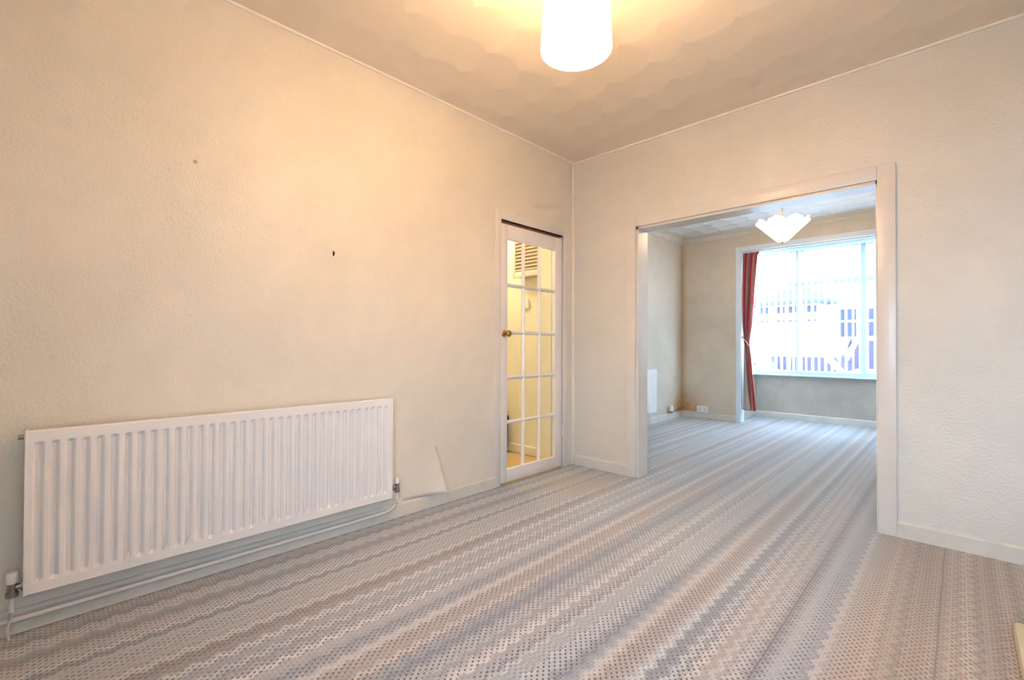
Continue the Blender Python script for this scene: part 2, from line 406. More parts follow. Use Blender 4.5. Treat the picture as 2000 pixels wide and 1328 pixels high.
# lining and architrave of the wide opening
aw = .078; ap = .018
tr = senode('trim_2', 'cream painted timber lining and architrave of the wide opening')
part('lining_post', M['gloss'], tr, [((OX0, 0, 0), (OX0 + .022, T, OH))]).location = (0, 0, 0)
part('lining_post', M['gloss'], tr, [((OX1 - .012, 0, 0), (OX1 + .002, T, OH))])
part('lining_head', M['gloss'], tr, [((OX0, 0, OH - .022), (OX1, T, OH))])
part('architrave', M['gloss'], tr, [((OX0 - aw, -ap, 0), (OX0 + .004, 0, OH + aw))], .003)
part('architrave', M['gloss'], tr, [((OX1 - .004, -ap, 0), (OX1 + aw, 0, OH + aw))], .003)
part('architrave', M['gloss'], tr, [((OX0 + .004, -ap, OH - .004), (OX1 - .004, 0, OH + aw))], .003)
part('architrave', M['gloss'], tr, [((OX0 - aw, T, 0), (OX0 + .004, T + ap, OH + aw)), ((OX1 - .004, T, 0), (OX1 + aw, T + ap, OH + aw)), ((OX0, T, OH), (OX1, T + ap, OH + aw))])

# ------------------------------------------------------------ glazed door in left wall
tr = senode('trim_3', 'white architrave and frame around the glazed door')
part('architrave', M['gloss'], tr, [((0, DL - .062, 0), (.016, DL - .002, DH + .075))], .003)
part('architrave', M['gloss'], tr, [((0, DR + .002, 0), (.016, DR + .062, DH + .075))], .003)
part('architrave', M['gloss'], tr, [((0, DL - .002, DH + .008), (.016, DR + .002, DH + .075))], .003)
part('door_lining', M['gloss'], tr, [((-.10, DL - .004, 0), (-.0, DL + .004, DH + .01)), ((-.10, DR - .004, 0), (0, DR + .004, DH + .01))])
part('door_head', M['gap'], tr, [((-.10, DL, DH - .002), (0, DR, DH + .012))])
part('corner_fillet', M['bead'], tr, [((0, -.03, 0), (.012, 0, H - .012))], .002)
dr = senode('door_1', 'white door with fifteen clear glass panes and brass knob')
dx0, dx1 = -.036, -.001
y0, y1 = DL + .005, DR - .005; zt = 1.967; zb = .012
gy0, gy1 = -.838, -.262
part('stile', M['door'], dr, [((dx0, y0, zb), (dx1, gy0, zt))], .002)
part('stile', M['door'], dr, [((dx0, gy1, zb), (dx1, y1, zt))], .002)
part('top_rail', M['door'], dr, [((dx0, gy0, 1.857), (dx1, gy1, zt))], .002)
part('bottom_rail', M['door'], dr, [((dx0, gy0, zb), (dx1, gy1, .105))], .002)
gz = [.105, .46, .80, 1.145, 1.507, 1.857]
gyc = [gy0, gy0 + (gy1 - gy0) / 3, gy0 + 2 * (gy1 - gy0) / 3, gy1]
def bar(p0, p1, w, d, horiz):
    """moulded glazing bar"""
    bm = bmesh.new(); xm = (dx0 + dx1) / 2
    prof = [(-d, -w * .25), (-d, w * .25), (-.006, w), (.006, w), (d, w * .25), (d, -w * .25), (.006, -w), (-.006, -w)]
    if horiz: pts = [(xm + a, p0[0], p0[1] + b) for a, b in prof]; vec = (0, p1[0] - p0[0], 0)
    else: pts = [(xm + a, p0[0] + b, p0[1]) for a, b in prof]; vec = (0, 0, p1[1] - p0[1])
    extrude_poly(bm, pts, vec); return bm
for yy in gyc[1:3]: obj('glazing_bar', bar((yy, .105), (yy, 1.857), .014, .017, False), M['door'], dr)
for zz in gz[1:5]: obj('glazing_bar', bar((gy0, zz), (gy1, zz), .014, .0165, True), M['door'], dr)
for r in range(5):
    for c in range(3):
        part('pane', M['glass'], dr, [((dx0 + .016, gyc[c] + .003, gz[r] + .003), (dx0 + .020, gyc[c + 1] - .003, gz[r + 1] - .003))])
def lathe(bm, prof, origin, axis, seg=24):
    ax = Vector(axis).normalized(); a = ax.orthogonal().normalized(); c = ax.cross(a); rings = []
    for h, r in prof:
        rings.append([bm.verts.new(Vector(origin) + ax * h + r * (math.cos(t) * a + math.sin(t) * c)) for t in [2 * math.pi * i / seg for i in range(seg)]])
    for k in range(len(rings) - 1):
        for i in range(seg): bm.faces.new((rings[k][i], rings[k][(i + 1) % seg], rings[k + 1][(i + 1) % seg], rings[k + 1][i]))
    bm.faces.new(rings[0][::-1]); bm.faces.new(rings[-1])
bm = bmesh.new(); lathe(bm, [(0, .027), (.004, .028), (.009, .024), (.012, .011), (.034, .010), (.038, .017), (.046, .0245), (.056, .0255), (.064, .021), (.069, .012), (.070, .002)], (dx1, -.876, 1.135), (1, 0, 0))
k_ = obj('door_knob', bm, M['brass'], dr, True); k_['label'] = 'round brass knob'
for zz in (.32, 1.70):
    bm = bmesh.new(); tube(bm, [(.006, DR - .001, zz - .045), (.006, DR - .001, zz + .045)], .006)
    obj('hinge', bm, M['gloss'], dr, True)

# lobby behind the glazed door
struct('floor_lobby', M['vinyl'], [((-2.0, -2.4, -.1), (-.0, -.04, -.004))], label='tan vinyl floor beyond the glazed door')
struct('wall_lobby', M['lobby'], [((-2.0, -.04, -.1), (-.10, 0, H)), ((-2.1, -2.4, -.1), (-2.0, 0, H)), ((-2.0, -2.5, -.1), (-.1, -2.4, H)), ((-.258, -.20, 0), (-.10, -.04, H))],
       label='yellowish cream lobby walls seen through the door')
struct('ceiling_lobby', M['lobby'], [((-2.1, -2.5, H - .1), (-.10, 0, H))], label='lobby ceiling')
skirt('baseboard_lobby', (-2.0, -.04), (-.26, -.04), .085, .016, (0, -1), M['cream_gloss'], 'cream skirting seen through the door')
lc = thing('louvred_cupboard', 'cream louvred wall cupboard with pine side seen through top door panes', 'cupboard', (-.44, -.04, 1.70))
cy0 = -.144
part('carcass', M['wood'], lc, [((-.62, cy0 + .02, 1.70), (-.27, -.041, 2.35))])
part('door_frame', M['cream_gloss'], lc, [((-.625, cy0, 1.69), (-.59, cy0 + .02, 2.36)), ((-.31, cy0, 1.69), (-.275, cy0 + .02, 2.36)),
                                  ((-.59, cy0, 1.69), (-.31, cy0 + .02, 1.745)), ((-.59, cy0, 2.30), (-.31, cy0 + .02, 2.36))], .002)
bm = bmesh.new(); box(bm, (-.14, -.014, -.003), (.14, .014, .003))
bmesh.ops.rotate(bm, verts=bm.verts, cent=(0, 0, 0), matrix=Matrix.Rotation(math.radians(38), 3, 'X'))
sl = obj('slat', bm, M['cream_gloss'], lc); sl.matrix_parent_inverse = Matrix.Identity(4)
for k in range(17):
    s = sl if k == 0 else link_copy(sl, lc)
    s.location = (-.01, cy0 + .014 + .04, .058 + .033 * k)
    s.location = (-.45 + .44, cy0 + .012 + .04, .062 + .033 * k)
sw = thing('light_switch', 'white square light switch on lobby wall under the louvred cupboard', 'light switch', (-.545, -.04, 1.44))
part('switch_plate', M['plastic'], sw, [((-.59, -.062, 1.40), (-.50, -.041, 1.49))], .004)
part('rocker', M['plastic'], sw, [((-.553, -.067, 1.432), (-.537, -.060, 1.458))], .002)
so = thing('power_socket', 'white socket low on lobby wall seen through lowest right pane', 'socket', (-.32, -.04, .19))
part('socket_plate', M['plastic'], so, [((-.36, -.058, .15), (-.28, -.041, .235))], .004)
for hx, hz in ((-.32, .212), (-.332, .186), (-.308, .186)):
    part('pin_hole', M['dark'], so, [((hx - .004, -.0595, hz - .006), (hx + .004, -.057, hz + .006))])
pb = thing('pedal_bin', 'small black upright bin behind the lower left door pane', 'bin', (-.86, -.14, 0))
bm = bmesh.new(); extrude_poly(bm, [(-.98, -.19, .06), (-.765, -.19, .06), (-.755, -.19, .30), (-.98, -.19, .30)], (0, .12, 0)); obj('bin_body', bm, M['dark'], pb)
bm = bmesh.new(); extrude_poly(bm, [(-.98, -.2, .305), (-.752, -.2, .305), (-.752, -.2, .34), (-.80, -.2, .375), (-.98, -.2, .43)], (0, .14, 0)); obj('lid', bm, M['dark'], pb)
part('foot', M['dark'], pb, [((-.97, -.18, -.004), (-.80, -.09, .06))])

# ------------------------------------------------------------ panel radiators
def radiator(t, ylo, yhi, zlo, zhi, x0, x1, n, flakes=(), d=.015):
    """fluted single panel facing +x"""
    bm = bmesh.new(); pitch = (yhi - ylo - .03) / n; band = .040
    top, bot = zhi - band, zlo + band * .85
    def col(y, x, xe): return [bm.verts.new((xe, y, zlo)), bm.verts.new((xe, y, bot)), bm.verts.new((x, y, bot + .012)), bm.verts.new((x, y, top - .012)), bm.verts.new((xe, y, top)), bm.verts.new((xe, y, zhi - .004)), bm.verts.new((xe - .006, y, zhi))]
    cols = [col(ylo + .001, x1, x1)]
    for k in range(n):
        y = ylo + .015 + k * pitch
        for f, dd in ((0, 0), (.12, .25), (.30, 1), (.46, 1), (.62, .25), (.74, 0)):
            cols.append(col(y + f * pitch, x1 - d * dd, x1))
    cols.append(col(yhi - .015, x1, x1)); cols.append(col(yhi - .001, x1, x1))
    for a, b in zip(cols, cols[1:]):
        for i in range(len(a) - 1): bm.faces.new((a[i], b[i], b[i + 1], a[i + 1]))
    pl = obj('panel', bm, M['rad'], t)
    part('back_plate', M['rad'], t, [((x0 + .02, ylo + .004, zlo + .01), (x1 - .016, yhi - .004, zhi - .006))])
    part('end_cap', M['rad'], t, [((x0 + .018, ylo - .006, zlo - .002), (x1 + .002, ylo + .004, zhi + .002))], .003)
    part('end_cap', M['rad'], t, [((x0 + .018, yhi - .004, zlo - .002), (x1 + .002, yhi + .006, zhi + .002))], .003)
    for fy in (ylo + .22, yhi - .22): part('bracket', M['rad'], t, [((x0 + .002, fy - .02, zlo + .03), (x0 + .022, fy + .02, zhi - .04))])
    for k in flakes:
        y = ylo + .015 + (k + .45) * pitch; bm = bmesh.new()
        s = random.uniform(.7, 1.25)
        extrude_poly(bm, [(x1 - .004, y - .014 * s, bot + .002), (x1 + .004, y + .014 * s, bot), (x1 - .002, y + .002, bot + .040 * s)], (.005, .001, 0))
        obj('paint_flake', bm, M['rad'], t)
    return pl
rd = thing('panel_radiator', 'long white fluted panel radiator on the left wall', 'radiator', (0, -2.61, .156), 'panel radiators')
radiator(rd, -3.352, -1.884, .158, .738, 0, .095, 35, flakes=(6, 9, 11, 14, 18, 19, 22, 23, 24, 28, 30, 33))
bm = bmesh.new(); tube(bm, [(.06, -3.36, .715), (.06, -3.375, .715)], .009); obj('bleed_plug', bm, M['chrome'], rd, True)
# thermostatic valve (left) and lockshield (right): parts of the radiator
def valve(y, side, cap_mat, cap_r, cap_h, z):
    s = side
    bm = bmesh.new(); tube(bm, [(.06, y, z), (.06, y + s * .05, z)], [.012, .010]); tube(bm, [(.06, y + s * .016, z), (.06, y + s * .028, z)], .019, 6)
    tube(bm, [(.06, y + s * .05, z - .028), (.06, y + s * .05, z + .020)], .013)
    tube(bm, [(.06, y + s * .05, z - .032), (.06, y + s * .05, z - .016)], .017, 6)
    v = obj('valve', bm, M['chrome'], rd, True)
    bm = bmesh.new(); tube(bm, [(.06, y + s * .05, z + .016), (.06, y + s * .05, z + .022), (.06, y + s * .05, z + .020 + cap_h * .9), (.06, y + s * .05, z + .020 + cap_h)], [cap_r * .9, cap_r, cap_r, cap_r * .85], 20)
    c = obj('valve_cap', bm, cap_mat, rd, True); c['label'] = 'white cap on the radiator valve'
valve(-3.334, -1, M['plastic'], .016, .034, .185)
valve(-1.878, 1, M['plastic'], .012, .034, .205)
pp = thing('heating_pipe', 'white painted heating pipe running along the skirting to the radiator valve', 'pipe', (.03, -2.6, .05))
pts = [(.06, -1.828, .172), (.06, -1.828, .13), (.058, -1.834, .105), (.050, -1.850, .082), (.042, -1.880, .066), (.036, -1.93, .060), (.032, -2.0, .058), (.032, BY + .01, .058)]
bm = bmesh.new(); tube(bm, pts, .0095, 10); obj('pipe_run', bm, M['gloss'], pp, True)
bm = bmesh.new(); tube(bm, [(.06, -3.384, .151), (.06, -3.385, .10), (.055, -3.392, .04), (.054, -3.394, .0)], .008, 10); obj('pipe_tail', bm, M['gloss'], pp, True)

# peeling wallpaper sheet beside the radiator: a lifted corner of the paper
wl = thing('peeling_wallpaper', 'loose cream wallpaper corner curling off the wall right of the radiator', 'wallpaper', (0, -1.62, .09))
bm = bmesh.new(); uvs = []
NU, NV = 14, 14; g = []
for i in range(NU + 1):
    row = []
    for jx in range(NV + 1):
        u, v = i / NU, jx / NV                              # u along wall towards the door, v upwards
        yb = -1.80 + u * (.335 - .035 * v ** 1.3); z_ = .088 + v * .32 * (1 - .0 * u)
        w_ = (1 - v) ** .8; lift = -.0025 + .005 * min(1, u * 3) * min(1, w_ * 2.5) + (u ** 3) * (1 - v) ** 1.5 * .085
        row.append(bm.verts.new((lift, yb, z_)))
    g.append(row)
for i in range(NU):
    for jx in range(NV): bm.faces.new((g[i][jx], g[i + 1][jx], g[i + 1][jx + 1], g[i][jx + 1]))
o = obj('paper_flap', bm, M['wall_l'], wl, True); sm = o.modifiers.new('thick', 'SOLIDIFY'); sm.thickness = .0008; sm.offset = 1
# small fixings left in the wall
def hook(y, z, lab, s=1):
    t = thing('wall_hook', lab, 'hook', (0, y, z))
    bm = bmesh.new(); tube(bm, [(0, y, z + .008 * s), (.010, y, z + .008 * s), (.014, y, z), (.010, y, z - .008 * s), (.006, y, z - .006 * s)], .0025 * s, 8); obj('hook_wire', bm, M['dark'], t, True)
    part('back_pin', M['dark'], t, [((0, y - .0035 * s, z - .012 * s), (.003, y + .0035 * s, z + .014 * s))])
hook(-2.20, 1.548, 'small dark picture hook high on the bare left wall')
bm = bmesh.new(); lathe(bm, [(0, .009), (.002, .008), (.003, .003)], (0, -2.84, 1.872), (1, 0, 0), 10)
o = obj('filled_hole', bm, plain('old_filler', (.55, .45, .30), .8, var=.2, scale=60)); o['label'] = 'tiny tan filler spot upper left on the left wall'; o['category'] = 'filler spot'

# hearth slab at the chimney breast
ht = thing('hearth', 'cream tiled hearth slab at the right edge of the carpet', 'hearth', (2.85, -1.6, 0))
part('hearth_slab', M['hearth'], ht, [((2.603, -2.35, 0), (3.02, -.83, .05))], .012)

# ------------------------------------------------------------ pendant lamp near room
pl = thing('pendant_lamp', 'large glowing opal cylinder pendant in the near room', 'lamp', (LX, LY, H))
bm = bmesh.new(); seg = 48; prof = [(2.188, .135), (2.192, .1365), (2.27, .133), (2.40, .124), (2.52, .113)]
a0 = math.radians(-58)                                   # seam where the rolled sheet overlaps
rings = []
for z_, r in prof:
    ring = []
    for i in range(seg + 1):
        t = a0 + math.radians(10) + (2 * math.pi - math.radians(3)) * i / seg
        rr = r + (.006 if i > seg - 3 else 0)
        ring.append(bm.verts.new((LX + rr * math.cos(t), LY + rr * math.sin(t), z_)))
    rings.append(ring)
for k in range(len(rings) - 1):
    for i in range(seg): bm.faces.new((rings[k][i], rings[k][i + 1], rings[k + 1][i + 1], rings[k + 1][i]))
o = obj('lamp_shade', bm, M['shade'], pl, True); sm = o.modifiers.new('thick', 'SOLIDIFY'); sm.thickness = .003
bm = bmesh.new(); lathe(bm, [(0, .045), (-.012, .045), (-.024, .02), (-.026, .004)], (LX, LY, H), (0, 0, 1)); obj('ceiling_rose', bm, M['plastic'], pl, True)
bm = bmesh.new(); tube(bm, [(LX, LY, H - .02), (LX, LY, 2.50)], .0035, 8); obj('flex', bm, M['plastic'], pl, True)
bm = bmesh.new(); tube(bm, [(LX, LY, 2.515), (LX, LY, 2.46)], [.018, .02], 16)
for t in (0, 2.1, 4.2): tube(bm, [(LX, LY, 2.505), (LX + .120 * math.cos(t), LY + .120 * math.sin(t), 2.515)], .002, 6)
obj('lamp_holder', bm, M['plastic'], pl, True)

# ------------------------------------------------------------ front room shell
struct('ceiling_front', M['ceil2'], [((FXL, T, FH), (FXR, D1, FH + .1))], label='front room ceiling with deep swirled plaster')
struct('wall_front_left', M['wall_stain'], [((FXL - .1, T - .15, 0), (FXL, D1 + .15, FH + .1))], label='left wall of the front room with rusty corner stain')
struct('wall_front_rear', M['wall_room'], [((FXL, T - .01, 0), (-.10, T, FH + .1))], label='short return wall left of the opening, front room side')
struct('wall_front_right', M['wall_room'], [((FXR, T, 0), (FXR + .1, D1 + .15, FH + .1))], label='right wall of the front room')
BI0, BI1, BZT = BX0 + .062, BX1 - .062, 2.335
struct('wall_front', M['wall_stain'], [((FXL, D1, 0), (BI0 - .03, D1 + .12, FH + .1)), ((BI1 + .03, D1, 0), (FXR, D1 + .12, FH + .1)), ((BI0 - .03, D1, BZT + .03), (BI1 + .03, D1 + .12, FH + .1))],
       label='street-side wall of the front room around the bay')
M['wall_under'] = wallpaper('wall_paper_shaded', (.55, .51, .44), .5)[0]  # shade below the window put into the base colour, plus mottled grime
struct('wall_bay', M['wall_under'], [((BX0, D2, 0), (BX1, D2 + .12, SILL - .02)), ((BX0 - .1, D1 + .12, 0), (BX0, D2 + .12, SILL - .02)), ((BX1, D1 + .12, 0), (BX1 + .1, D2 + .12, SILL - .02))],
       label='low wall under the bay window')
struct('ceiling_bay', M['upvc'], [((BX0 - .1, D1 + .12, 2.44), (BX1 + .1, D2 + .12, 2.54))], label='flat ceiling of the bay')
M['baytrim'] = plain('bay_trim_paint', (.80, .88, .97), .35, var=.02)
struct('trim_4', M['baytrim'], [((BI0 - .062, D1 - .012, 0), (BI0, D1 + .125, 2.40)), ((BI1, D1 - .012, 0), (BI1 + .062, D1 + .125, 2.40)), ((BI0, D1 - .012, BZT), (BI1, D1 + .125, 2.40))],
       bev=.003, label='white painted frame around the bay opening')
# cornice
def cornice(name, a, b, nrm, z, label):
    bm = bmesh.new(); n = Vector((*nrm, 0)); a = Vector((*a, 0)); b = Vector((*b, 0))
    pr = [(0, z), (0, z - .078), (.010, z - .078), (.012, z - .068), (.022, z - .060), (.030, z - .040), (.050, z - .022), (.072, z - .014), (.074, z - .006), (.105, z - .005), (.107, z)]
    extrude_poly(bm, [a + n * u + Vector((0, 0, v)) for u, v in pr], b - a)
    o = obj(name, bm, M['ceil2'] if False else M['corn']); o['kind'] = 'structure'; o['label'] = label
M['corn'] = plain('cornice_paint', (.72, .68, .60), .5, var=.06)
cornice('trim_5', (FXL, T), (FXL, D1), (1, 0), FH, 'cornice along the left of the front room ceiling')
cornice('trim_6', (FXL, D1), (FXR, D1), (0, -1), FH, 'cornice above the bay')
M['corn2'] = M['corn']
skirt('baseboard_front_left', (FXL, T), (FXL, D1), .085, .016, (1, 0), label='skirting under the front room radiator')
skirt('baseboard_front', (FXL + .016, D1), (BI0 - .062, D1), .085, .016, (0, -1), label='skirting beside the bay')
skirt('baseboard_bay', (BX0, D2), (BX1, D2), .085, .016, (0, -1), label='skirting under the bay window')

# bay window
def window(name, label, x0, x1, y, zlo, zhi, mull, trans, axis='x'):
    w = senode(name, label); fw = .055; d = .055
    def P(a, b, c, d_):     # along-axis a..b, z c..d
        if axis == 'x': return ((a, y, c), (b, y + d, d_))
        return ((y - d / 2, a, c), (y + d / 2, b, d_))
    part('frame', M['upvc'], w, [P(x0, x0 + fw, zlo, zhi), P(x1 - fw, x1, zlo, zhi), P(x0 + fw, x1 - fw, zlo, zlo + fw), P(x0 + fw, x1 - fw, zhi - fw, zhi)], .003)
    for m_ in mull: part('mullion', M['upvc'], w, [P(m_ - .033, m_ + .033, zlo + fw, zhi - fw)], .003)
    eds = [x0 + fw] + [e for m_ in mull for e in (m_ - .033, m_ + .033)] + [x1 - fw]
    for k in range(0, len(eds), 2):
        part('transom', M['upvc'], w, [P(eds[k], eds[k + 1], trans - .03, trans + .03)], .003)
        for zz in ((zlo + fw, trans - .03), (trans + .03, zhi - fw)):
            if axis == 'x': part('pane', M['wglass'], w, [((eds[k], y + .025, zz[0]), (eds[k + 1], y + .029, zz[1]))])
            else: part('pane', M['wglass'], w, [((y - .002, eds[k], zz[0]), (y + .002, eds[k + 1], zz[1]))])
    return w
w1 = window('window_1', 'wide white framed front window of the bay', BX0, BX1, D2 + .01, SILL, 2.44, (.82, 1.55), 1.93)
window('window_2', 'narrow side window of the bay behind the curtain', D1 + .13, D2 + .01, BX0 - .05, SILL, 2.44, (), 1.93, 'y')
window('window_3', 'narrow side window on the right of the bay', D1 + .13, D2 + .01, BX1 + .05, SILL, 2.44, (), 1.93, 'y')
window('added_window_4', 'white framed rear window added out of view for daylight', 2.15, 3.28, BY - .09, .45, 2.05, (2.715,), 1.7)  # unseen window, put in and sized to bring neutral daylight into the room
part('window_sill', M['upvc'], w1, [((BX0, D2 - .09, SILL - .022), (BX1, D2 + .01, SILL))], .004)

# vertical blind
vb = thing('vertical_blind', 'white sheer vertical blind across the bay window', 'blind', (1.185, D2 - .04, 2.42))
part('head_rail', M['plastic'], vb, [((BX0 + .02, D2 - .065, 2.395), (BX1 - .02, D2 - .025, 2.438))], .003)
bm = bmesh.new(); NZ = 12; hw = .040
a_ = []
for k in range(NZ + 1):
    z_ = -1.69 * k / NZ; row = []
    for q in range(5):
        u = (q - 2) / 2; row.append(bm.verts.new((u * hw, .004 * (1 - u * u), z_)))
    a_.append(row)
for k in range(NZ):
    for q in range(4): bm.faces.new((a_[k][q], a_[k][q + 1], a_[k + 1][q + 1], a_[k + 1][q]))
s0 = obj('slat', bm, M['blind'], vb, True); s0.matrix_parent_inverse = Matrix.Identity(4)
nsl = 24
for k in range(nsl):
    s = s0 if k == 0 else link_copy(s0, vb)
    x_ = BX0 + .06 + k * (BX1 - BX0 - .12) / (nsl - 1)
    s.location = (x_ - 1.185, 0, -.03); s.rotation_euler = (0, 0, math.radians(78 + random.uniform(-3, 3)))

# curtain with tieback
ct = thing('curtain', 'red and beige striped curtain tied back at the left of the bay', 'curtain', (.40, D1 + .05, 2.33))
def curt(z):
    """left/right x of the gathered cloth at height z"""
    K = [(2.315, .318, .53), (2.27, .318, .505), (2.1, .318, .49), (1.7, .318, .462), (1.35, .320, .435), (1.10, .335, .402), (1.04, .340, .405), (.85, .338, .425), (.5, .328, .452), (.17, .322, .482)]
    for (za, la, ra), (zc, lc_, rc) in zip(K, K[1:]):
        if za >= z >= zc:
            t = (za - z) / (za - zc); t = t * t * (3 - 2 * t) if False else t; return la + (lc_ - la) * t, ra + (rc - ra) * t
    return K[-1][1:]
bm = bmesh.new(); uvl = bm.loops.layers.uv.new('UVMap'); NU, NZ = 90, 46; g = []; yc = D1 + .050
for k in range(NZ + 1):
    z_ = 2.315 - (2.315 - .17) * k / NZ; l, r = curt(z_); row = []
    amp = .020
    if abs(z_ - 1.08) < .12: amp = .012
    for i in range(NU + 1):
        u = i / NU; ph = u * 2 * math.pi * 6.5 + .4 * math.sin(z_ * 3)
        row.append((bm.verts.new((l + (r - l) * u + .004 * math.sin(2 * ph), yc + amp * math.sin(ph), z_)), u, z_))
    g.append(row)
for k in range(NZ):
    for i in range(NU):
        q = (g[k][i], g[k][i + 1], g[k + 1][i + 1], g[k + 1][i]); f = bm.faces.new([a[0] for a in q])
        for lp, a in zip(f.loops, q): lp[uvl].uv = (a[1], a[2] / 2.4)
o = obj('cloth', bm, M['curtain'], ct, True); sm = o.modifiers.new('thick', 'SOLIDIFY'); sm.thickness = .002
bm = bmesh.new()                                           # turned-back lining below the tie
g = []
for k in range(15):
    z_ = 1.03 - (1.03 - .185) * k / 14; l, r = curt(z_); row = []
    for i in range(13):
        u = i / 12; row.append(bm.verts.new((l + .004 + (r - l) * (.10 + .46 * k / 14 ** 1.0 + .1) * u, yc - .030 + .006 * math.sin(u * 9), z_)))
    g.append(row)
for k in range(14):
    for i in range(12): bm.faces.new((g[k][i], g[k][i + 1], g[k + 1][i + 1], g[k + 1][i]))
o = obj('lining', bm, M['lining'], ct, True); o['label'] = 'beige lining turned outward below the tieback'
bm = bmesh.new(); tube(bm, [(.313, yc - .01, 1.18), (.33, yc - .03, 1.155), (.37, yc - .034, 1.11), (.402, yc - .028, 1.055), (.412, yc, 1.045), (.40, yc + .025, 1.06), (.35, yc + .027, 1.12), (.313, yc + .01, 1.18)], .006, 8)
obj('tieback', bm, M['cord'], ct, True)
part('curtain_track', M['plastic'], ct, [((.315, yc - .012, 2.316), (2.05, yc + .012, 2.3345))])

# front room radiator, valve, sockets
r2 = thing('panel_radiator', 'white panel radiator low on the front room left wall', 'radiator', (FXL, 2.0, .16), 'panel radiators')
def part2(name, boxes, mat='rad', bev=.003): return part(name, M[mat], r2, boxes, bev)
yh = 2.41
# find: right end seen at px 1283 beside the opening
radiator(r2, 1.35, yh, .17, .74, FXL, FXL + .085, 20, d=.003)
part2('valve_pipe', [((FXL + .03, yh + .006, .19), (FXL + .045, yh + .05, .205))], 'chrome')
vp = thing('pipe_stub', 'white capped pipe stub near the rusty corner of the front room', 'pipe', (FXL + .04, 2.92, .10))
bm = bmesh.new(); tube(bm, [(FXL + .05, 2.92, .125), (FXL + .05, 2.92, .20)], [.026, .022], 14); obj('white_cap', bm, M['plastic'], vp, True)
bm = bmesh.new(); tube(bm, [(FXL + .05, 2.92, .095), (FXL + .05, 2.92, .128)], .018, 8); tube(bm, [(FXL + .05, 2.92, .11), (FXL + .045, 3.1, .125), (FXL + .04, 3.36, .135)], .009, 8); obj('elbow_pipe', bm, M['chrome'], vp, True)
s2 = thing('power_socket', 'white double socket on the front room wall left of the bay', 'socket', (-.19, D1, .13))
part('back_box', M['plastic'], s2, [((-.275, D1 - .032, .09), (-.125, D1, .178))], .004)
part('socket_plate', M['plastic'], s2, [((-.278, D1 - .040, .087), (-.122, D1 - .032, .181))], .004)
for hx in (-.238, -.162):
    part('rocker', M['plastic'], s2, [((hx + .012, D1 - .044, .148), (hx + .024, D1 - .039, .168))], .001)
    for q0, q1, q2, q3 in ((-.003, .138, .003, .150), (-.014, .112, -.006, .118), (.006, .112, .014, .118)):
        part('pin_hole', M['dark'], s2, [((hx + q0, D1 - .041, q1), (hx + q2, D1 - .0385, q3))])
part('loose_trim_strip', M['gloss'], vp, [((FXL + .02, 2.70, 0.001), (FXL + .032, 3.2, .010))])

# pleated glass pendant, front room
p2 = thing('glass_pendant', 'small pleated glass pendant shade glowing in the front room', 'lamp', (FX, FY, FH))
bm = bmesh.new(); seg = 144; rings = []
for t_ in [i / 10 for i in range(11)]:
    ring = []
    for i in range(seg):
        a = 2 * math.pi * i / seg; sc = 8
        r = .045 + .180 * t_ ** .95
        pl_ = 1 + .05 * t_ * math.cos(a * 24)
        lip = .022 * max(0, t_ - .55) / .45 * (abs(math.cos(a * sc / 2)) * 2 - 1)
        z_ = 2.075 + .185 * t_ ** 1.0 + lip
        ring.append(bm.verts.new((FX + r * pl_ * math.cos(a), FY + r * pl_ * math.sin(a), z_)))
    rings.append(ring)
for k in range(10):
    for i in range(seg): bm.faces.new((rings[k][i], rings[k][(i + 1) % seg], rings[k + 1][(i + 1) % seg], rings[k + 1][i]))
bm.faces.new(rings[0][::-1])
o = obj('glass_shade', bm, M['fshade'], p2, True); sm = o.modifiers.new('thick', 'SOLIDIFY'); sm.thickness = .004
bm = bmesh.new(); lathe(bm, [(0, .012), (-.012, .014), (-.022, .006), (-.026, .001)], (FX, FY, 2.075), (0, 0, 1), 12); obj('finial', bm, M['brass'], p2, True)
bm = bmesh.new(); tube(bm, [(FX, FY, 2.08), (FX, FY, FH)], .004, 8); lathe(bm, [(0, .05), (-.02, .045), (-.03, .01)], (FX, FY, FH), (0, 0, 1)); obj('stem', bm, M['brass'], p2, True)

# ------------------------------------------------------------ the street
struct('ground', M['road'], [((-30, -30, GZ - .1), (30, 34, GZ))], label='grey road surface outside')
gw = thing('garden_wall', 'low pale garden wall across the street side of the front yard', 'wall', (0, 6.2, GZ))
part('wall_body', M['soil'], gw, [((-7, 6.1, GZ), (6, 6.3, .28))]); part('coping', M['soil'], gw, [((-7, 6.06, .28), (6, 6.34, .34))], .01)
ho = thing('terraced_house', 'white rendered terraced house across the street with hipped porch', 'house', (-1.5, 17, GZ))
part('front_wall', M['soil'], ho, [((-16, 17, GZ), (12, 22, 8.0))])
bm = bmesh.new(); extrude_poly(bm, [(-16, 16.7, 8.0), (-16, 19.5, 10.5), (-16, 22.3, 8.0)], (28, 0, 0)); obj('roof', bm, M['slate'], ho)
def fwin(x0, x1, z0, z1, split=1, gl='darkglass'):
    f = part('window_frame', M['upvc'], ho, [((x0, 16.93, z0), (x1, 17, z1))])
    n = split; w_ = (x1 - x0 - .08) / n
    for k in range(n):
        q = part('pane', M[gl], f, [((x0 + .08 + k * w_, 16.915, z0 + .08), (x0 + k * w_ + w_, 16.935, z1 - .55))])
        q = part('pane', M[gl], f, [((x0 + .08 + k * w_, 16.915, z1 - .47), (x0 + k * w_ + w_, 16.935, z1 - .08))])
fwin(-.75, .45, 1.3, 2.45, 2); fwin(-.75, .45, 3.75, 4.85, 2, 'netglass'); fwin(-7.6, -6.2, 1.2, 2.45, 2); fwin(2.6, 4.0, 1.2, 2.45, 2)
